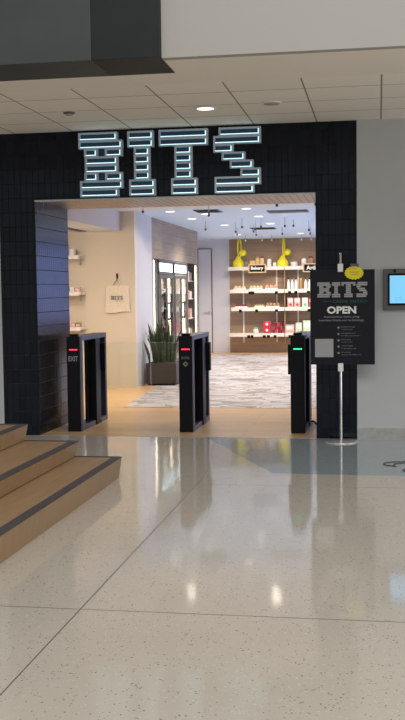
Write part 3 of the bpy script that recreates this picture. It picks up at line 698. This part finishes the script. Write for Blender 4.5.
def jar(x, z, r, h, mat, name, label, cat, group, lid=None, y=14.55):
    o = build(MB().lathe(x, y, [(r*0.85, z), (r, z+h*0.1), (r, z+h*0.8), (r*0.75, z+h)], 16), name, mat, base=(x, y, z)); tag(o, label, cat, group)
    if lid: build(MB().lathe(x, y, [(r*0.8, z+h), (r*0.8, z+h+0.03), (r*0.3, z+h+0.04)], 16), 'lid', lid, o)
    return o
G1 = 'tubs and jars on the top oak wall shelf'; z = 2.095
jar(-3.175, z, 0.06, 0.13, M_lav, 'tub', 'lavender grey tub beside the left yellow sculpture', 'tub', G1, y=14.70)
o = build(MB().box(-3.07, -2.94, 14.5, 14.6, z, z+0.15, 0.006), 'kraft_box', M_bread, base=(-3.0, 14.55, z)); tag(o, 'tan box on the top shelf behind the Bakery sign', 'box', G1)
jar(-2.885, z, 0.055, 0.21, M_bread, 'jar', 'golden jar with brown lid left of its twin on top shelf', 'jar', G1, M_brown)
jar(-2.775, z, 0.055, 0.21, M_bread, 'jar', 'golden jar with dark red lid on the top shelf', 'jar', G1, M_cherry)
jar(-2.60, z, 0.055, 0.18, M_whitepl, 'cup', 'tall white cup right of the golden jars', 'cup', G1)
jar(-2.465, z, 0.045, 0.10, M_whitepl, 'cup', 'small white cup left of the middle yellow sculpture', 'cup', G1)
jar(-2.00, z, 0.085, 0.11, M_whitepl, 'bowl', 'wide white bowl right of the middle yellow sculpture', 'bowl', G1)
jar(-1.76, z, 0.065, 0.18, M_whitepl, 'cup', 'white cup beside the second sign on the top shelf', 'cup', G1)
jar(-1.60, z, 0.075, 0.19, M_brown, 'jar', 'brown jar behind the second hanging sign', 'jar', G1, M_cherry)

def tray(x0, x1, z, mat, label, n, group, bun=0.05):
    t = thing('serving_tray', ((x0+x1)/2, 14.55, z), label, 'tray', group)
    build(MB().box(x0, x1, 14.46, 14.66, z, z+0.02, 0.004).box(x0, x1, 14.455, 14.465, z, z+0.035).box(x0, x1, 14.655, 14.665, z, z+0.035), 'tray_base', M_whitepl, t)
    for k in range(n):
        x = x0+(k+0.5)*(x1-x0)/n; build(MB().ball((x, 14.55, z+0.02+bun*0.75), (x1-x0)/n*0.52, 0.085, bun, 10, 6), 'bun', mat, t)
G2 = 'trays on the oak wall shelves'; z = 1.545
tray(-3.47, -3.18, z, M_palebread, 'white tray of pale buns on second shelf, far left', 3, G2, 0.045)
tray(-3.08, -2.76, z, M_palebread, 'white tray of pale rolls on second shelf below the Bakery sign', 4, G2, 0.045)
tray(-2.70, -2.40, z, M_rosebread, 'white tray of rosy pastries on second shelf', 3, G2, 0.05)
z = 1.110
tray(-3.44, -3.14, z, M_cherry, 'white tray of dark cherry pastries on third shelf', 4, G2, 0.035)
tray(-2.96, -2.73, z, M_lime, 'tray of yellow green pastries on third shelf', 3, G2, 0.03)
tray(-2.68, -2.36, z, M_brown, 'tray of brown cakes on third shelf', 4, G2, 0.055)
# bottles on the second shelf, right bay
G3 = 'white bottles on the second oak wall shelf'; b0 = None
BL = ['first', 'second', 'third', 'fourth', 'fifth']
for k, x in enumerate((-2.135, -2.045, -1.955, -1.72, -1.63)):
    if b0 is None:
        b0 = thing('milk_bottle', (x, 14.53, 1.545), '', 'bottle', G3)
        build(MB().lathe(x, 14.53, [(0.036, 1.545), (0.038, 1.56), (0.038, 1.70), (0.018, 1.75), (0.017, 1.78)], 14), 'bottle_body', M_whitepl, b0)
        build(MB().lathe(x, 14.53, [(0.02, 1.78), (0.02, 1.815)], 12), 'cap', M_blackmat, b0)
        q = b0
    else: q = copy_tree(b0, (x, 14.53, 1.545))
    q['label'] = '%s white bottle with black cap, counted from the left of the second shelf' % BL[k]
jar(-1.84, 1.545, 0.035, 0.22, M_amber, 'bottle', 'amber bottle between the white bottles on second shelf', 'bottle', None, M_bread)
z = 1.110
for k, (a, b, mt, lb) in enumerate(((-2.155, -2.02, M_pinkpk, 'salmon carton at the left of third shelf right bay'), (-1.995, -1.85, M_pinkpk, 'salmon carton next to the pale green one on third shelf'), (-1.81, -1.665, M_mint, 'pale green carton on the third shelf'), (-1.64, -1.53, M_redpk, 'crimson carton at the right end of third shelf'))):
    o = build(MB().box(a, b, 14.47, 14.60, z, z+0.225, 0.004), 'carton', mt, base=((a+b)/2, 14.53, z)); tag(o, lb, 'carton', 'cartons on the third oak wall shelf')
    build(MB().box(a+0.015, b-0.015, 14.467, 14.471, z+0.12, z+0.20), 'carton_label', M_whitepl, o)
    build(MB().ball(((a+b)/2, 14.468, z+0.06), 0.035, 0.004, 0.03, 12, 6), 'fruit_print', M_redpk if mt is M_pinkpk else M_tealpk, o)
z = 0.485
jar(-2.94, z, 0.065, 0.10, M_whitepl, 'cup', 'white bowl with green top on the bottom shelf', 'bowl', None, M_tealpk)
for i in range(2):
    o = build(MB().box(-2.745, -2.575, 14.46, 14.60, z+0.145*i, z+0.145*(i+1)-0.004, 0.006), 'red_box', M_redpk, base=(-2.66, 14.53, z+0.145*i))
    tag(o, '%s crimson box of the pair stacked on bottom shelf' % ('lower', 'upper')[i], 'box', 'crimson boxes')
    build(MB().ball((-2.66, 14.459, z+0.145*i+0.075), 0.035, 0.003, 0.035, 12, 6), 'box_print', M_whitepl, o)
for i in range(3):
    for k in range(4):
        x = -2.50+0.062*k; zz = z+0.085*i
        o = build(MB().lathe(x, 14.5, [(0.027, zz), (0.029, zz+0.01), (0.029, zz+0.07), (0.024, zz+0.082)], 12), 'jam_jar', (M_cherry, M_redpk, M_cherry)[(i+k) % 3], base=(x, 14.5, zz))
        tag(o, '%s red jar from the left in the %s row of stacked jars on bottom shelf' % (BL[k], ('lowest', 'middle', 'top')[i]), 'jar', 'stacked red jars')
for a, b, h, mt, lb in ((-2.215, -2.0, 0.20, M_pinkpk, 'wide salmon box on the bottom shelf'), (-1.97, -1.81, 0.25, M_mint, 'pale green box beside the salmon one on bottom shelf'), (-1.79, -1.60, 0.30, M_mint, 'taller pale green box on the bottom shelf near the gate')):
    o = build(MB().box(a+0.005, b, 14.45, 14.62, z, z+h, 0.006), 'gift_box', mt, base=((a+b)/2, 14.53, z)); tag(o, lb, 'box', 'boxes on the bottom oak wall shelf')
    build(MB().box(a+0.03, b-0.025, 14.446, 14.451, z+h*0.45, z+h*0.85), 'box_label', M_whitepl, o)
def hsign(x, word, w_, label):
    t = thing('hanging_sign', (x, 14.39, 1.95), label, 'sign')
    build(MB().box(x-w_/2, x+w_/2, 14.375, 14.405, 1.945, 2.155, 0.004), 'sign_frame', M_bread, t)
    build(MB().box(x-w_/2+0.03, x+w_/2-0.03, 14.370, 14.376, 1.972, 2.128), 'sign_face', M_blackmat, t)
    build(MB().text(word, x, 2.05, 14.370, w=w_*0.70, h=0.10, bold=0.004), 'lettering', M_textwhite, t)
hsign(-2.875, 'Bakery', 0.43, 'black sign reading Bakery in a wooden frame')
hsign(-1.50, 'Artisan', 0.55, 'black framed sign reading Artisan, cut off by the pillar')

# ------------------------------------------------------------------ store ceiling fittings
DL = [(-3.23, 5.6), (-3.19, 7.3), (-2.78, 6.3), (-2.0, 5.4), (-2.0, 7.1), (-2.0, 9.05), (-2.9, 9.2), (-1.2, 6.4), (-2.6, 3.6), (-1.4, 3.6), (-0.9, 9.0), (-1.7, 12.6), (-3.1, 12.6), (-0.6, 12.2)]
first = None
for k, (x, y) in enumerate(DL):
    if first is None:
        first = thing('store_downlight', (x, y, IZ), 'lit downlight in the white ceiling inside the store', 'ceiling light', 'store ceiling downlights')
        build(MB().lathe(x, y, [(0.085, IZ), (0.085, IZ-0.008), (0.07, IZ-0.010)], 20), 'trim_ring', M_whitepl, first)
        build(MB().lathe(x, y, [(0.069, IZ-0.004), (0.069, IZ-0.013), (0.0005, IZ-0.013)], 20), 'diffuser', M_lamp, first)
    else: copy_tree(first, (x, y, IZ))
    l = bpy.data.lights.new('store_downlight_lamp', 'SPOT'); l.specular_factor = 0.1; l.energy = 18 if x < -3.1 and y < 8 and y > 5 else (160 if y > 8 else (52 if y > 5 else 105)); l.color = (1.0, 0.86, 0.70); l.spot_size = math.radians(150); l.spot_blend = 0.6; l.shadow_soft_size = 0.06
    o = bpy.data.objects.new('store_downlight_lamp', l); COL.objects.link(o); o.location = (x, y, IZ-0.03)
# downlight lamp of the mall ceiling
l = bpy.data.lights.new('mall_downlight_lamp', 'SPOT'); l.energy = 25; l.color = (1.0, 0.93, 0.85); l.spot_size = math.radians(140); l.spot_blend = 0.5; l.shadow_soft_size = 0.06
o = bpy.data.objects.new('mall_downlight_lamp', l); COL.objects.link(o); o.location = (-1.555, -1.04, CZ-0.03)

def ccam(x, y, drop, label, white=False):
    mt = M_whitepl if white else M_bezel
    t = thing('ceiling_camera' if not white else 'track_spotlight', (x, y, IZ), label, 'camera' if not white else 'spotlight', 'small cameras hung from the store ceiling' if not white else 'white spotlights before the oak wall')
    build(MB().lathe(x, y, [(0.007, IZ-drop), (0.007, IZ), ], 8), 'stem', M_steel, t)
    build(MB().lathe(x, y, [(0.008, IZ-drop-0.035), (0.018, IZ-drop-0.026), (0.020, IZ-drop), (0.010, IZ-drop+0.006)], 12), 'camera_body' if not white else 'lamp_head', mt, t)
cc = ccam
k = 0
for x, y, dr in ((-2.07, 3.3, 0.06), (-2.45, 4.6, 0.10), (-1.33, 3.2, 0.05), (-1.38, 3.9, 0.08), (-0.84, 3.8, 0.09), (-2.5, 4.9, 0.12), (-3.35, 4.2, 0.10), (-3.9, 3.2, 0.06), (-3.0, 2.4, 0.05), (-2.35, 7.6, 0.14),
                 (-2.2, 8.3, 0.14), (-2.05, 7.9, 0.12), (-2.6, 8.6, 0.16), (-2.35, 9.3, 0.12), (-1.6, 7.6, 0.14), (-1.5, 8.2, 0.10), (-1.35, 10.5, 0.12), (-1.25, 8.6, 0.16), (-1.0, 9.9, 0.14), (-0.8, 8.8, 0.14), (-2.75, 9.9, 0.14), (-3.1, 8.2, 0.13), (-1.9, 10.4, 0.12), (-2.45, 10.6, 0.12)):
    ccam(x, y, dr, 'small dark camera hanging on a stem below the store ceiling')
for x in (-3.0, -2.4, -1.6):
    l = bpy.data.lights.new('shelf_spot_lamp', 'SPOT'); l.energy = 33; l.color = (1.0, 0.84, 0.66); l.spot_size = math.radians(100); l.spot_blend = 0.7; l.shadow_soft_size = 0.04; l.specular_factor = 0.2
    o = bpy.data.objects.new('shelf_spot_lamp', l); COL.objects.link(o); o.location = (x, 13.2, IZ-0.17); o.rotation_euler = (math.radians(45), 0, 0)
for x in (-2.62, -2.40, -1.72, -1.50, -3.0):
    ccam(x, 13.2, 0.10, 'small white spotlight near the oak wall', True)
t = thing('track_rail', (-2.73, 3.55, IZ), 'short black rail on the ceiling just inside the doorway', 'track')
build(MB().box(-3.06, -2.62, 3.40, 3.45, IZ-0.05, IZ, 0.004), 'rail', M_blackmat, t)
build(MB().lathe(-2.86, 3.42, [(0.012, IZ-0.10), (0.03, IZ-0.085), (0.03, IZ-0.05)], 12), 'spot_head', M_blackmat, t)
def vent(x0, x1, y0, y1, label, mt):
    t = thing('ceiling_vent', ((x0+x1)/2, (y0+y1)/2, IZ), label, 'vent', 'ceiling vents in the store')
    build(MB().box(x0, x1, y0, y1, IZ-0.012, IZ, 0.003), 'vent_frame', M_bezel, t)
    n = 5
    for i in range(n): build(MB().box(x0+0.02, x1-0.02, y0+0.02+(y1-y0-0.04)*i/n, y0+0.02+(y1-y0-0.04)*(i+0.55)/n, IZ-0.018, IZ-0.012), 'slat', mt, t)
vent(-2.85, -2.45, 5.5, 6.0, 'dark square vent in the store ceiling', M_blackmat)
vent(-1.75, -1.10, 6.0, 6.45, 'wide pale vent in the store ceiling at right', M_textdim)
vent(-2.55, -2.05, 10.3, 10.8, 'dark vent far back in the store ceiling', M_blackmat)
